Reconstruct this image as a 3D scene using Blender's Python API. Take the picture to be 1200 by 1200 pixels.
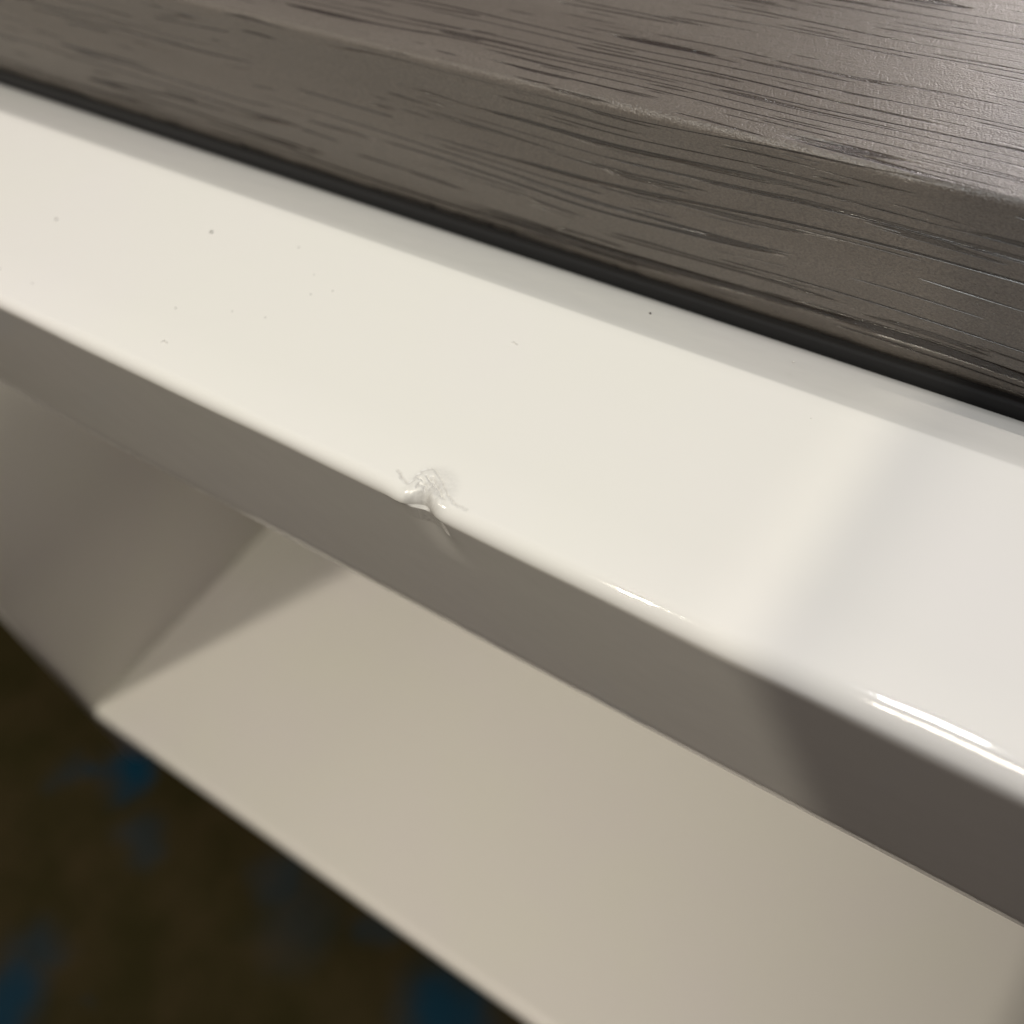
import bpy, bmesh, math, random
from mathutils import Vector, Matrix

# ---------------------------------------------------------------- set-up
S = 0.12            # metres per working unit (camera stands one unit above the rail top)
ZF = -4.40          # carpet level in working units (rail top = 0)
scene = bpy.context.scene
for o in list(bpy.data.objects):
    bpy.data.objects.remove(o)
col = scene.collection

def W(x, y, z):
    return Vector((x * S, y * S, (z - ZF) * S))

# camera basis solved from the vanishing points (rows: world axes, columns: right, down, forward)
R = ((0.82699645, 0.38095944, -0.41345711),
     (0.55267094, -0.68575652, 0.47359564),
     (-0.10311018, -0.62016764, -0.77766341))
FPX = 1165.15       # focal length for a 1200 px wide picture

def hit_z(px, py, z):
    v = (px - 600, py - 600, FPX)
    d = [sum(R[i][k] * v[k] for k in range(3)) for i in range(3)]
    t = (z - 1.0) / d[2]
    return (d[0] * t, d[1] * t)

cam = bpy.data.cameras.new('camera')
cam.sensor_fit = 'HORIZONTAL'
cam.sensor_width = 36.0
cam.lens = 36.0 * FPX / 1200.0
cam.clip_start = 0.005
cam.clip_end = 50.0
cam.dof.use_dof = True
cam.dof.focus_distance = 1.36 * S
cam.dof.aperture_fstop = 11.0
camo = bpy.data.objects.new('camera', cam)
col.objects.link(camo)
p = W(0, 0, 1)
camo.matrix_world = Matrix(((R[0][0], -R[0][1], -R[0][2], p.x),
                            (R[1][0], -R[1][1], -R[1][2], p.y),
                            (R[2][0], -R[2][1], -R[2][2], p.z),
                            (0, 0, 0, 1)))
scene.camera = camo

world = bpy.data.worlds.new('World')
scene.world = world
world.use_nodes = True
bg = world.node_tree.nodes['Background']
bg.inputs['Color'].default_value = (1.0, 0.87, 0.89, 1)
bg.inputs['Strength'].default_value = 0.115

def aim(o, target):
    d = target - o.location
    o.rotation_euler = d.to_track_quat('-Z', 'Y').to_euler()

# lamp almost straight above, a little behind the board edge
la = bpy.data.lights.new('overhead_lamp', 'AREA')
la.shape = 'DISK'
la.size = 0.075
la.color = (0.94, 0.98, 0.99)
la.energy = 3.0
lao = bpy.data.objects.new('overhead_lamp', la)
col.objects.link(lao)
lao.location = W(0.2, 0.85, 6.5)
aim(lao, W(0.2, 0.8, 0))

# added low area light beyond the board, for sheen and glints on its grain
lc = bpy.data.lights.new('sheen_light', 'AREA')
lc.shape = 'RECTANGLE'
lc.size = 4.4 * S
lc.size_y = 2.0 * S
lc.color = (1.0, 0.92, 0.90)
lc.energy = 3.8
lco = bpy.data.objects.new('sheen_light', lc)
col.objects.link(lco)
lco.location = W(1.0, 6.8, 1.75)
aim(lco, W(1.0, 0.0, 1.4))

# far warm spots: the front-left bulbs, then an added soft fill from the front
DIST = 100.0
RAD = 14.0
HALF = math.atan(RAD / DIST)
P0 = Vector((-0.15, 0.562, -0.15))
def spots(direction, offsets, watts, colour, soft, side=-1):
    d = Vector(direction).normalized()
    n = d.cross(Vector((0.26, 0, -1)) if side < 0 else Vector((0.024, 0.467, 0))).normalized()      # the beam's edge crosses the rail face on a nearly upright line
    if n.x * side < 0: n = -n
    for off, e in offsets:
        lb = bpy.data.lights.new('warm_spot', 'SPOT')
        lb.energy = watts * e
        lb.color = colour
        lb.shadow_soft_size = soft
        lb.spot_size = HALF * 2
        lb.spot_blend = 0.0045
        ob = bpy.data.objects.new('warm_spot', lb)
        col.objects.link(ob)
        ob.location = W(*(Vector((-0.30, 0.57, 0)) + d * DIST + Vector((off, 0, 0))))
        aim(ob, W(*(P0 + n * RAD + Vector((off * 0.012 - (0.05 if side > 0 else 0), 0, 0)))))
WARM = (1.0, 0.922, 0.765)
spots((-0.245, -0.467, 0.849), ((-1.9, 1.0), (-0.7, 0.8), (0.7, 0.6), (1.9, 0.8)), 650, WARM, 0.005)
spots((0.05, -0.44, 0.90), ((-3.5, 0.8), (0.0, 0.8), (3.5, 0.8)), 860, WARM, 0.35)  # added fill to lift the shade inside the open cabinet

# added spots that level the rail top beyond the warm beams' edge
spots((0.25, 0.25, 0.93), ((-1.2, 0.8), (1.2, 0.8)), 1060, (1.0, 0.93, 0.86), 0.015, 1)

vs = scene.view_settings
vs.view_transform = 'Standard'
vs.look = 'None'
vs.exposure = 0
vs.gamma = 1
vs.use_curve_mapping = False
scene.render.resolution_x = 1024
scene.render.resolution_y = 1024

# ---------------------------------------------------------------- helpers
def mat(name):
    m = bpy.data.materials.new(name)
    m.use_nodes = True
    nt = m.node_tree
    b = nt.nodes['Principled BSDF']
    return m, nt, b

def N(nt, t, **kw):
    n = nt.nodes.new(t)
    for k, v in kw.items():
        if k in n.inputs.keys():
            n.inputs[k].default_value = v
        else:
            setattr(n, k, v)
    return n

def obj(name, verts, faces, m, parent=None, smooth=True, label=None, cat=None, group=None, kind=None):
    me = bpy.data.meshes.new(name)
    me.from_pydata([tuple(v) for v in verts], [], faces)
    bm = bmesh.new(); bm.from_mesh(me)
    bmesh.ops.recalc_face_normals(bm, faces=bm.faces)
    bm.to_mesh(me); bm.free()
    me.materials.append(m)
    if smooth:
        for f in me.polygons:
            f.use_smooth = True
    o = bpy.data.objects.new(name, me)
    col.objects.link(o)
    if parent:
        o.parent = parent
        o.matrix_parent_inverse = parent.matrix_world.inverted()
    if label: o['label'] = label
    if cat: o['category'] = cat
    if group: o['group'] = group
    if kind: o['kind'] = kind
    return o

def rounded_rect(a0, a1, b0, b1, r, seg=6):
    pts = []
    for (ca, cb, st) in ((a1 - r, b1 - r, 0), (a0 + r, b1 - r, 90), (a0 + r, b0 + r, 180), (a1 - r, b0 + r, 270)):
        for k in range(seg + 1):
            t = math.radians(st + 90 * k / seg)
            pts.append((ca + r * math.cos(t), cb + r * math.sin(t)))
    return pts

def sweep(name, prof, x0, x1, m, parent=None, axis='x', steps=1, **kw):
    """closed profile swept along an axis; profile is (y,z) for x, (x,y) for z"""
    vs_, fs = [], []
    n = len(prof)
    for i in range(steps + 1):
        t = x0 + (x1 - x0) * i / steps
        for (a, b) in prof:
            vs_.append(W(t, a, b) if axis == 'x' else W(a, b, t))
    for i in range(steps):
        for k in range(n):
            fs.append((i * n + k, i * n + (k + 1) % n, (i + 1) * n + (k + 1) % n, (i + 1) * n + k))
    fs.append(tuple(range(n)))
    fs.append(tuple(range(steps * n, steps * n + n)))
    o = obj(name, vs_, fs, m, parent, **kw)
    for f in o.data.polygons:
        if len(f.vertices) > 4:
            f.use_smooth = False
    return o

# ---------------------------------------------------------------- materials
# glossy white lacquer with slight orange peel
white, nt, b = mat('white_lacquer')
b.inputs['Roughness'].default_value = 0.2
b.inputs['Specular IOR Level'].default_value = 0.5
tc = N(nt, 'ShaderNodeTexCoord')
nz = N(nt, 'ShaderNodeTexNoise', Scale=14.0, Detail=3.0)
nt.links.new(tc.outputs['Object'], nz.inputs['Vector'])
cr = N(nt, 'ShaderNodeValToRGB')
cr.color_ramp.elements[0].position = 0.3
cr.color_ramp.elements[1].position = 0.7
cr.color_ramp.elements[0].color = (0.80, 0.785, 0.735, 1)
cr.color_ramp.elements[1].color = (0.80, 0.77, 0.75, 1)
nt.links.new(nz.outputs['Fac'], cr.inputs['Fac'])
ba = N(nt, 'ShaderNodeAttribute', attribute_name='bare')
bn = N(nt, 'ShaderNodeTexNoise', Scale=1500.0, Detail=3.0)
nt.links.new(tc.outputs['Object'], bn.inputs['Vector'])
bm_ = N(nt, 'ShaderNodeMath', operation='MULTIPLY')
nt.links.new(ba.outputs['Fac'], bm_.inputs[0]); nt.links.new(bn.outputs['Fac'], bm_.inputs[1])
bx_ = N(nt, 'ShaderNodeMix', data_type='RGBA')
nt.links.new(bm_.outputs[0], bx_.inputs[0])
nt.links.new(cr.outputs['Color'], bx_.inputs[6])
bx_.inputs[7].default_value = (0.36, 0.34, 0.32, 1)
nt.links.new(bx_.outputs[2], b.inputs['Base Color'])
n2 = N(nt, 'ShaderNodeTexNoise', Scale=120.0, Detail=2.0)
nt.links.new(tc.outputs['Object'], n2.inputs['Vector'])
bu = N(nt, 'ShaderNodeBump', Strength=0.12, Distance=0.0006)
nt.links.new(n2.outputs['Fac'], bu.inputs['Height'])
nt.links.new(bu.outputs['Normal'], b.inputs['Normal'])
n3 = N(nt, 'ShaderNodeTexNoise', Scale=45.0, Detail=4.0)
nt.links.new(tc.outputs['Object'], n3.inputs['Vector'])
mr = N(nt, 'ShaderNodeMapRange')
mr.inputs['To Min'].default_value = 0.035
mr.inputs['To Max'].default_value = 0.085
nt.links.new(n3.outputs['Fac'], mr.inputs['Value'])
ra = N(nt, 'ShaderNodeMath', operation='MULTIPLY_ADD')
nt.links.new(ba.outputs['Fac'], ra.inputs[0]); ra.inputs[1].default_value = 0.6
nt.links.new(mr.outputs['Result'], ra.inputs[2])
nt.links.new(ra.outputs[0], b.inputs['Roughness'])
satin = white.copy()
satin.name = 'white_satin'
satin.node_tree.nodes[mr.name].inputs['To Min'].default_value = 0.34
satin.node_tree.nodes[mr.name].inputs['To Max'].default_value = 0.46

# embossed grey-brown wood
wood, nt, b = mat('grey_brown_wood')
tc = N(nt, 'ShaderNodeTexCoord')
wv = N(nt, 'ShaderNodeTexNoise', Scale=16.0, Detail=1.0)          # slow waviness
nt.links.new(tc.outputs['Object'], wv.inputs['Vector'])
wsub = N(nt, 'ShaderNodeVectorMath', operation='SUBTRACT')
nt.links.new(wv.outputs['Color'], wsub.inputs[0]); wsub.inputs[1].default_value = (0.5, 0.5, 0.5)
wmul = N(nt, 'ShaderNodeVectorMath', operation='MULTIPLY')
nt.links.new(wsub.outputs[0], wmul.inputs[0]); wmul.inputs[1].default_value = (0.0, 0.004, 0.004)
wsh = N(nt, 'ShaderNodeVectorMath', operation='ADD')
nt.links.new(tc.outputs['Object'], wsh.inputs[0]); wsh.inputs[1].default_value = (0.0, -0.00535, 0.0035)
wadd = N(nt, 'ShaderNodeVectorMath', operation='ADD')
nt.links.new(wsh.outputs[0], wadd.inputs[0]); nt.links.new(wmul.outputs[0], wadd.inputs[1])

def stretched(sx, syz, detail, rough=0.5, shift=(0, 0, 0)):
    mp = N(nt, 'ShaderNodeMapping')
    mp.inputs['Scale'].default_value = (sx, syz, syz)
    mp.inputs['Location'].default_value = shift
    nt.links.new(wadd.outputs[0], mp.inputs['Vector'])
    q = N(nt, 'ShaderNodeTexNoise', Scale=1.0, Detail=detail, Roughness=rough)
    nt.links.new(mp.outputs[0], q.inputs['Vector'])
    return q.outputs['Fac']

def ramp(src, p0, p1, v0=0.0, v1=1.0):
    r = N(nt, 'ShaderNodeMapRange', interpolation_type='SMOOTHSTEP')
    r.inputs['From Min'].default_value = p0
    r.inputs['From Max'].default_value = p1
    r.inputs['To Min'].default_value = v0
    r.inputs['To Max'].default_value = v1
    nt.links.new(src, r.inputs['Value'])
    return r.outputs['Result']

def mth(op, a, c):
    q = N(nt, 'ShaderNodeMath', operation=op)
    for i, s in enumerate((a, c)):
        if isinstance(s, (int, float)): q.inputs[i].default_value = s
        else: nt.links.new(s, q.inputs[i])
    return q.outputs[0]

g1 = stretched(2.2, 110.0, 1.0)
fr = mth('FRACT', mth('MULTIPLY', g1, 7.0), 0)
line = ramp(mth('ABSOLUTE', mth('SUBTRACT', fr, 0.5), 0), 0.02, 0.07, 1.0, 0.0)      # long thin grain lines
patch = ramp(stretched(13.0, 210.0, 2.0, shift=(3, 7, 1)), 0.44, 0.56)
pores = ramp(stretched(26.0, 1050.0, 1.0, shift=(9, 2, 4)), 0.62, 0.69)              # short pores
groove = mth('MINIMUM', mth('ADD', mth('MULTIPLY', line, patch), mth('MULTIPLY', pores, 0.7)), 1.0)
fine = stretched(2400.0, 3600.0, 2.0, 0.6)
mid = stretched(45.0, 700.0, 3.0, 0.6, shift=(1, 8, 3))
tone = stretched(6.0, 60.0, 4.0, shift=(5, 5, 5))
cr = N(nt, 'ShaderNodeValToRGB')
cr.color_ramp.elements[0].position = 0.3
cr.color_ramp.elements[1].position = 0.75
cr.color_ramp.elements[0].color = (0.120, 0.102, 0.086, 1)
cr.color_ramp.elements[1].color = (0.158, 0.138, 0.119, 1)
nt.links.new(tone, cr.inputs['Fac'])
mx = N(nt, 'ShaderNodeMix', data_type='RGBA')
nt.links.new(groove, mx.inputs[0])
nt.links.new(cr.outputs['Color'], mx.inputs[6])
mx.inputs[7].default_value = (0.036, 0.028, 0.023, 1)
mg = N(nt, 'ShaderNodeMix', data_type='RGBA', blend_type='MULTIPLY')
mg.inputs[0].default_value = 1.0
gr = N(nt, 'ShaderNodeCombineColor')
gv = ramp(fine, 0.25, 0.75, 0.72, 1.28)
for k in range(3): nt.links.new(gv, gr.inputs[k])
nt.links.new(mx.outputs[2], mg.inputs[6]); nt.links.new(gr.outputs[0], mg.inputs[7])
nt.links.new(mg.outputs[2], b.inputs['Base Color'])
rr = ramp(groove, 0.1, 0.8, 0.32, 0.15)
nt.links.new(rr, b.inputs['Roughness'])
b.inputs['Specular IOR Level'].default_value = 0.7
h = mth('SUBTRACT', mth('ADD', mth('MULTIPLY', fine, 0.24), mth('MULTIPLY', mid, 0.18)), groove)
bu = N(nt, 'ShaderNodeBump', Strength=1.0, Distance=0.00085)
nt.links.new(h, bu.inputs['Height'])
nt.links.new(bu.outputs['Normal'], b.inputs['Normal'])

# near-black colour standing in for the shade in the gap under the board
gap_shade, nt, b = mat('black_gap_shade')
b.inputs['Base Color'].default_value = (0.012, 0.012, 0.013, 1)
b.inputs['Roughness'].default_value = 0.9

# dark grime, lint
dirt, nt, b = mat('dark_grime')
b.inputs['Base Color'].default_value = (0.06, 0.05, 0.045, 1)
b.inputs['Roughness'].default_value = 0.9
lint, nt, b = mat('pale_grey_lint')
b.inputs['Base Color'].default_value = (0.74, 0.72, 0.68, 1)
b.inputs['Roughness'].default_value = 0.9

# dark carpet with blue figures
carpet, nt, b = mat('dark_carpet')
tc = N(nt, 'ShaderNodeTexCoord')
dn = N(nt, 'ShaderNodeTexNoise', Scale=30.0, Detail=3.0)
nt.links.new(tc.outputs['Object'], dn.inputs['Vector'])
ds = N(nt, 'ShaderNodeVectorMath', operation='SUBTRACT')
nt.links.new(dn.outputs['Color'], ds.inputs[0]); ds.inputs[1].default_value = (0.5, 0.5, 0.5)
dm = N(nt, 'ShaderNodeVectorMath', operation='SCALE'); dm.inputs['Scale'].default_value = 0.04
nt.links.new(ds.outputs[0], dm.inputs[0])
da = N(nt, 'ShaderNodeVectorMath', operation='ADD')
nt.links.new(tc.outputs['Object'], da.inputs[0]); nt.links.new(dm.outputs[0], da.inputs[1])
total = None
for (px, py, rad, amp) in ((150, 905, 0.20, 1.0), (85, 905, 0.14, 0.35), (165, 985, 0.18, 0.35), (10, 1180, 0.28, 0.8), (40, 1110, 0.22, 0.4),
                           (525, 1185, 0.30, 0.9), (330, 1030, 0.20, 0.4), (350, 1080, 0.28, 0.25), (440, 1090, 0.15, 0.35)):
    x, y = hit_z(px, py, ZF)
    dd = N(nt, 'ShaderNodeVectorMath', operation='DISTANCE')
    nt.links.new(da.outputs[0], dd.inputs[0]); dd.inputs[1].default_value = (x * S, y * S, 0)
    v = ramp(dd.outputs['Value'], rad * S * 0.15, rad * S * 1.25, amp, 0.0)
    total = v if total is None else mth('MAXIMUM', total, v)
pn = N(nt, 'ShaderNodeTexNoise', Scale=13.0, Detail=2.0)
nt.links.new(da.outputs[0], pn.inputs['Vector'])
total = mth('MAXIMUM', total, ramp(pn.outputs['Fac'], 0.64, 0.72, 0.0, 0.5))
br = N(nt, 'ShaderNodeTexNoise', Scale=22.0, Detail=3.0)
nt.links.new(tc.outputs['Object'], br.inputs['Vector'])
cr = N(nt, 'ShaderNodeValToRGB')
cr.color_ramp.elements[0].position = 0.35
cr.color_ramp.elements[1].position = 0.7
cr.color_ramp.elements[0].color = (0.024, 0.020, 0.008, 1)
cr.color_ramp.elements[1].color = (0.036, 0.027, 0.013, 1)
nt.links.new(br.outputs['Fac'], cr.inputs['Fac'])
mx = N(nt, 'ShaderNodeMix', data_type='RGBA')
nt.links.new(total, mx.inputs[0])
nt.links.new(cr.outputs['Color'], mx.inputs[6])
mx.inputs[7].default_value = (0.005, 0.029, 0.054, 1)
nt.links.new(mx.outputs[2], b.inputs['Base Color'])
b.inputs['Roughness'].default_value = 1.0
b.inputs['Specular IOR Level'].default_value = 0.0
tf = N(nt, 'ShaderNodeTexNoise', Scale=900.0, Detail=2.0)
nt.links.new(tc.outputs['Object'], tf.inputs['Vector'])
bu = N(nt, 'ShaderNodeBump', Strength=0.8, Distance=0.002)
nt.links.new(tf.outputs['Fac'], bu.inputs['Height'])
nt.links.new(bu.outputs['Normal'], b.inputs['Normal'])

# ---------------------------------------------------------------- setting: carpet
gx, gy = 40, 40
vs_, fs = [], []
for j in range(gy + 1):
    for i in range(gx + 1):
        x = -16 + 32 * i / gx; y = -16 + 32 * j / gy
        vs_.append((x * S, y * S, 0.0))
for j in range(gy):
    for i in range(gx):
        a = j * (gx + 1) + i
        fs.append((a, a + 1, a + gx + 2, a + gx + 1))
cp = obj('carpet', vs_, fs, carpet, kind='structure')

# ---------------------------------------------------------------- cabinet
YT, YC, YG, ZG = 0.562, 0.981, 1.1696, -0.1003   # rail front, crease, rail back (joint) and its height
ZB = -0.446                    # rail underside
TILT = math.tan(math.radians(8)) # the front face leans back towards its foot
ZS = -3.745                    # shelf surface
XP = -3.796                    # inner face of the side panel
XL, XR = XP - 0.15, 3.2        # cabinet ends
YB = 3.7                       # cabinet back

cab = bpy.data.objects.new('cabinet', None)
col.objects.link(cab)
cab.location = W((XL + XR) / 2, (YT + YB) / 2, ZF)
cab.empty_display_size = 0.05
cab['label'] = 'glossy white lacquered open cabinet with a chipped rail, below the grey-brown wooden board'
cab['category'] = 'cabinet'
bpy.context.view_layer.update()

# rail: swept profile, finely meshed round the chip on its front edge
def smooth(t):
    t = max(0.0, min(1.0, t)); return t * t * (3 - 2 * t)

CHX, CHY = hit_z(501, 576, 0)
cracks_px = [
    [(467, 551), (470, 558), (477, 566), (484, 562), (492, 554), (500, 549), (509, 550), (514, 557), (518, 567), (523, 577), (529, 587), (538, 592), (547, 597)],
    [(486, 572), (490, 566), (496, 570), (493, 578)],
    [(499, 558), (503, 565), (508, 571), (501, 575)],
    [(511, 569), (516, 578), (521, 585)],
    [(489, 560), (495, 564)], [(507, 558), (504, 562), (509, 566)],
]
def ragged(l):
    out = []
    for i in range(len(l) - 1):
        for k in range(3):
            t = k / 3
            out.append((l[i][0] + (l[i + 1][0] - l[i][0]) * t + random.gauss(0, 0.9), l[i][1] + (l[i + 1][1] - l[i][1]) * t + random.gauss(0, 0.9)))
    return out + [l[-1]]
random.seed(12)
cracks = [[hit_z(a, c, 0) for (a, c) in ragged(l)] for l in cracks_px]
crw = [0.6, 1.0, 1.0, 0.8, 0.7, 0.8]

def seg_dist(px, py, a, c):
    dx, dy = c[0] - a[0], c[1] - a[1]
    t = max(0, min(1, ((px - a[0]) * dx + (py - a[1]) * dy) / (dx * dx + dy * dy)))
    return math.hypot(px - a[0] - dx * t, py - a[1] - dy * t)

random.seed(4)
lump = [(random.uniform(-.03, .03), random.uniform(-.02, .035), random.uniform(.003, .007), random.uniform(-1, 1)) for _ in range(44)]

def chip(x, y, z):
    """dent and cracks round the chip: returns offset"""
    dx = x - CHX
    u = (y - YT) - z                    # distance along the surface from the sharp edge (top +, face -)
    s = (y - YT) if z > -0.02 else z    # signed: + on the top, - on the face
    if abs(dx) > 0.12 or abs(s) > 0.145:
        return (0, 0, 0)
    oy = oz = 0.0
    # notch knocked out of the edge, fading down the face
    g = math.exp(-((dx + 0.22 * s) / (0.018 + 0.12 * max(0.0, -s))) ** 2)
    oy += 0.012 * g * (math.exp(-(s / 0.030) ** 2) if s >= 0 else 0.7 * smooth(1 + s / 0.14) + 0.3 * math.exp(-(s / 0.012) ** 2))
    oz -= 0.004 * g * math.exp(-(s / 0.025) ** 2)
    # bruised lip left of it, pushed outwards
    g = math.exp(-((dx + 0.038) / 0.018) ** 2 - (s / 0.016) ** 2)
    oy -= 0.0022 * g
    # swollen ring on the top
    if s > -0.01:
        r = math.hypot(dx - 0.002, (y - CHY) - 0.004)
        oz += 0.0012 * math.exp(-((r - 0.026) / 0.010) ** 2)
        for l, w in zip(cracks, crw):
            d = min(seg_dist(x, y, l[i], l[i + 1]) for i in range(len(l) - 1))
            oz -= 0.0022 * w * math.exp(-(d / 0.0014) ** 2)
    for (lx, ls, lr, la_) in lump:
        g = math.exp(-((dx - lx) ** 2 + (s - ls) ** 2) / lr ** 2) * la_
        oz += 0.0016 * g; oy -= 0.0010 * g
    return (0, oy, oz)

xs = []
x = XL
while x < XR:
    xs.append(x)
    d = abs(x - CHX)
    x += 0.0009 if d < 0.07 else (0.004 if d < 0.13 else (0.03 if d < 2.0 else 0.12))
xs.append(XR)

def edge_r(x):
    return 0.021 + 0.020 * smooth((x + 0.65) / 0.75) + 0.0018 * math.sin(x * 9.0) + 0.0012 * math.sin(x * 23 + 1)

def rail_profile(r):
    """open at nothing: closed (y,z) loop, always the same number of points"""
    pr = []
    pr.append((YG, ZB)); pr.append((YG, ZG - 0.008)); pr.append((YG - 0.002, ZG - 0.003)); pr.append((YG - 0.006, ZG + 0.001))
    sl = -ZG / (YG - YC)
    for k in range(1, 7):                    # back slope
        y = YG - 0.006 - (YG - 0.006 - YC - 0.006) * k / 6
        pr.append((y, -sl * (y - YC)))
    pr.append((YC + 0.003, -sl * 0.003 - 0.0003)); pr.append((YC, -0.0006)); pr.append((YC - 0.004, 0.0))
    ye = YT + r
    for k in range(8):
        pr.append((0.96 - (0.96 - 0.70) * k / 8, 0))
    nt_ = 90
    for k in range(nt_):
        pr.append((0.70 - (0.70 - ye) * k / nt_, 0))
    ns = 18
    for k in range(ns + 1):
        t = math.radians(90 + 90 * k / ns)
        pr.append((YT + r + r * math.cos(t), -r + r * math.sin(t)))
    nf = 46
    for k in range(1, nf + 1):
        pr.append((YT, -r - (0.14 - r) * k / nf))
    for k in range(1, 9):
        pr.append((YT, -0.14 - (ZB * -1 - 0.008 - 0.14) * k / 8))
    for k in range(1, 5):
        t = math.radians(180 + 90 * k / 4); pr.append((YT + 0.008 + 0.008 * math.cos(t), ZB + 0.008 + 0.008 * math.sin(t)))
    return pr

vs_, fs = [], []
n = None
for x in xs:
    pr = rail_profile(edge_r(x)); n = len(pr)
    for (y, z) in pr:
        wob = 0.0012 * math.sin(x * 2.1 + 0.5) + 0.0006 * math.sin(x * 5.3)
        if abs(x - CHX) < 0.12 and y < 0.75:
            o_ = chip(x, y, z)
        else:
            o_ = (0, 0, 0)
        front = 1.0 if y < 0.75 else 0.0
        if y < 0.75: wob += TILT * max(0.0, -z - 0.02)
        vs_.append(W(x + o_[0], y + o_[1] + wob * front, z + o_[2]))
for i in range(len(xs) - 1):
    for k in range(n):
        fs.append((i * n + k, i * n + (k + 1) % n, (i + 1) * n + (k + 1) % n, (i + 1) * n + k))
fs.append(tuple(range(n))); fs.append(tuple(range((len(xs) - 1) * n, len(xs) * n)))
rail = obj('rail', vs_, fs, white, cab)
at = rail.data.attributes.new('bare', 'FLOAT', 'POINT')      # where the lacquer is knocked off
for i, v in enumerate(rail.data.vertices):
    ux, uy, uz = v.co.x / S, v.co.y / S, v.co.z / S + ZF
    if abs(ux - CHX) < 0.1 and uz > -0.05 and uy < 0.75:
        r_ = math.hypot((ux - CHX - 0.002) / 0.85, uy - CHY - 0.002)
        m_ = 0.55 * smooth((0.026 - r_) / 0.014) + 0.3 * smooth((0.052 - r_) / 0.02)
        d = min(seg_dist(ux, uy, l[k], l[k + 1]) for l in cracks for k in range(len(l) - 1))
        m_ = max(m_, 0.85 * math.exp(-(d / 0.0020) ** 2))
        at.data[i].value = m_
rail['label'] = 'white glossy rail with a chipped and cracked front edge'

# curled slivers of lacquer standing out of the chip
def sliver(pts, w, hgt):
    v, f = [], []
    m_ = len(pts)
    for i, (px, py, z) in enumerate(pts):
        x, y = hit_z(px, py, 0)
        t = math.sin(math.pi * (i + 0.5) / m_)
        ww = w * (0.35 + 0.65 * t)
        v += [W(x - ww, y, z), W(x + ww * .3, y + ww, z), W(x, y + ww * .4, z + hgt * t), W(x - ww * .6, y + ww * .2, z + hgt * t)]
    for i in range(m_ - 1):
        for k in range(4):
            f.append((i * 4 + k, i * 4 + (k + 1) % 4, i * 4 + 4 + (k + 1) % 4, i * 4 + 4 + k))
    f.append((0, 1, 2, 3)); f.append(tuple((m_ - 1) * 4 + k for k in range(4)))
    return v, f
for pts, w, hg in (([(517, 581, -0.003), (520, 580, -0.001), (523, 579, -0.003)], 0.002, 0.003),):
    v, f = sliver(pts, w, hg)
    obj('paint_flake', v, f, white, rail)

sweep('side_panel', rounded_rect(XL, XP, YT + 0.008, YB, 0.03), ZF, ZB + 0.004, satin, cab, axis='z')
sweep('side_panel', rounded_rect(XR - 0.15, XR, YT + 0.008, YB, 0.03), ZF, ZB + 0.004, satin, cab, axis='z')
sweep('shelf', rounded_rect(YT + 0.008, YB - 0.15, ZS - 0.15, ZS, 0.06, 10), XP - 0.004, XR - 0.146, satin, cab)
sweep('back_panel', rounded_rect(YB - 0.152, YB - 0.002, ZF, ZB - 0.02, 0.01), XP - 0.004, XR - 0.146, satin, cab)
sweep('plinth', rounded_rect(YT + 0.6, YT + 0.75, ZF, ZS - 0.148, 0.01), XP - 0.004, XR - 0.146, satin, cab)
sweep('top_panel', rounded_rect(YG - 0.004, YB, ZB + 0.02, ZG - 0.058, 0.01), XL, XR, satin, cab)

# ---------------------------------------------------------------- wooden board
ZR = 0.2298
board = bpy.data.objects.new('wooden_board', None)
col.objects.link(board)
board.location = W((XL + XR) / 2, (YG + YB) / 2, -0.12)
board.empty_display_size = 0.05
board['label'] = 'thick grey-brown wood-grain board with embossed pores lying behind the white rail'
board['category'] = 'board'
bpy.context.view_layer.update()

random.seed(9)
def board_profile(jit):
    pr = []
    z0 = ZG + 0.016
    pr.append((YB, z0 - 0.003)); pr.append((YB, ZR))
    for k in range(1, 25):
        pr.append((YB - (YB - 1.23) * k / 24, ZR))
    r = 0.012
    for k in range(9):
        t = math.radians(90 + 84 * k / 8)
        pr.append((YG + 0.002 + r + r * math.cos(t), ZR - r + r * math.sin(t)))
    zm = z0 + 0.13
    for k in range(1, 9):                    # face, slightly hollowed under the ridge
        t = k / 8
        pr.append((YG + 0.003 + 0.004 * math.sin(math.pi * t), ZR - r - t * (ZR - r - zm)))
    for k in range(1, 11):                   # soft lower rounding
        t = k / 10
        pr.append((YG + 0.003 + 0.020 * t ** 2.2, zm - (zm - z0) * t + (jit * 0.5 if k > 8 else 0)))
    pr.append((YG + 0.09, z0 - 0.004))
    return pr
bx = []
x = XL
while x < XR:
    bx.append(x); x += 0.012 if -2.6 < x < 0.6 else 0.08
bx.append(XR)
vs_, fs = [], []
for x in bx:
    nick = 0.004 * math.sin(x * 7.3) * math.sin(x * 2.9 + 1) + 0.002 * math.sin(x * 31) + (random.uniform(0, 0.012) if random.random() < 0.12 else 0)
    pr = board_profile(nick); n = len(pr)
    wob = 0.0008 * math.sin(x * 3.1)
    for (y, z) in pr:
        vs_.append(W(x, y + (wob if y < 1.25 else 0), z))
for i in range(len(bx) - 1):
    for k in range(n):
        fs.append((i * n + k, i * n + (k + 1) % n, (i + 1) * n + (k + 1) % n, (i + 1) * n + k))
fs.append(tuple(range(n))); fs.append(tuple(range((len(bx) - 1) * n, len(bx) * n)))
obj('panel', vs_, fs, wood, board)
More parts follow.
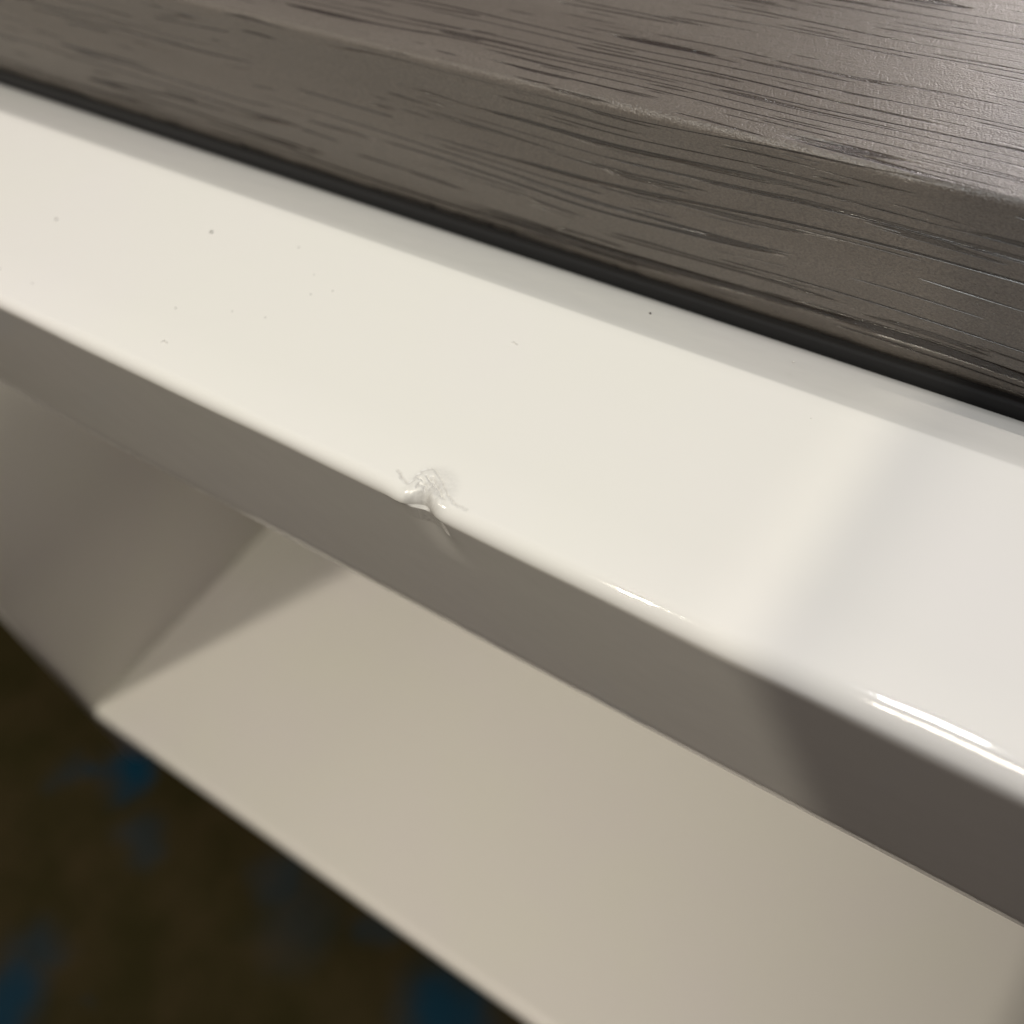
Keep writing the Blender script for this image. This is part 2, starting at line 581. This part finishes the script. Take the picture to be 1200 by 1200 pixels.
sweep('gap_shade_strip', rounded_rect(YG + 0.006, YG + 0.30, ZG - 0.06, ZG + 0.018, 0.006), XL, XR, gap_shade, board)  # black strip added as the shade of the open gap

# ---------------------------------------------------------------- specks and lint on the rail
random.seed(21)
def speck(name, px, py, rpx, m, **kw):
    x, y = hit_z(px, py, 0)
    r = rpx * 0.00118
    v = [W(x, y, r * 0.5)]; f = []
    k_ = 9
    for ring, (rr, zz) in enumerate(((0.6, 0.42), (1.0, -0.1))):
        for k in range(k_):
            a = 2 * math.pi * k / k_
            q = r * rr * random.uniform(0.75, 1.2)
            v.append(W(x + q * math.cos(a), y + q * math.sin(a), r * zz))
    for k in range(k_):
        f.append((0, 1 + k, 1 + (k + 1) % k_))
        f.append((1 + k, 1 + k_ + k, 1 + k_ + (k + 1) % k_, 1 + (k + 1) % k_))
    f.append(tuple(1 + k_ + k for k in range(k_)))
    return obj(name, v, f, m, **kw)

speck('dirt_speck', 248, 272, 3.0, dirt, label='largest dark speck of dirt on the white rail top', cat='speck')
speck('dirt_speck', 66, 257, 2.2, dirt, label='small dark speck of dirt farther along the white rail than the largest speck', cat='speck')
speck('dirt_speck', 762, 367, 1.7, dirt, label='tiny dark speck in the shaded strip of white rail beside the wooden board', cat='speck')
for (a, c, q) in ((350, 290, 1.2), (206, 361, 1.2), (272, 365, 1.0), (311, 372, 1.0), (364, 345, 1.1), (390, 341, 1.1), (368, 322, 0.9),
                  (38, 332, 1.1), (0, 315, 1.2), (930, 424, 1.4), (950, 490, 1.3), (252, 187, 1.1)):
    speck('dust_grain', a, c, q, lint if q > 1.25 else dirt, label='pinpoint grain of dust on the glossy white rail top', cat='dust', group='dust grains on the rail')

def fibre(pts, **kw):
    v, f = [], []
    w = 0.0008
    for (px, py) in pts:
        x, y = hit_z(px, py, 0)
        v += [W(x - w, y, -0.0003), W(x, y + w, 0.0008), W(x + w, y, -0.0003), W(x, y - w, 0.0008)]
    for i in range(len(pts) - 1):
        for k in range(4):
            f.append((i * 4 + k, i * 4 + (k + 1) % 4, i * 4 + 4 + (k + 1) % 4, i * 4 + 4 + k))
    f.append((0, 1, 2, 3)); f.append(tuple((len(pts) - 1) * 4 + k for k in range(4)))
    return obj('lint_fibre', v, f, lint, **kw)
for pts in ([(595, 406), (598, 402), (602, 401), (606, 404)], [(188, 401), (192, 399), (196, 402)]):
    fibre(pts, label='short hair-thin pale fibre of lint on the white rail', cat='lint', group='lint fibres on the rail')
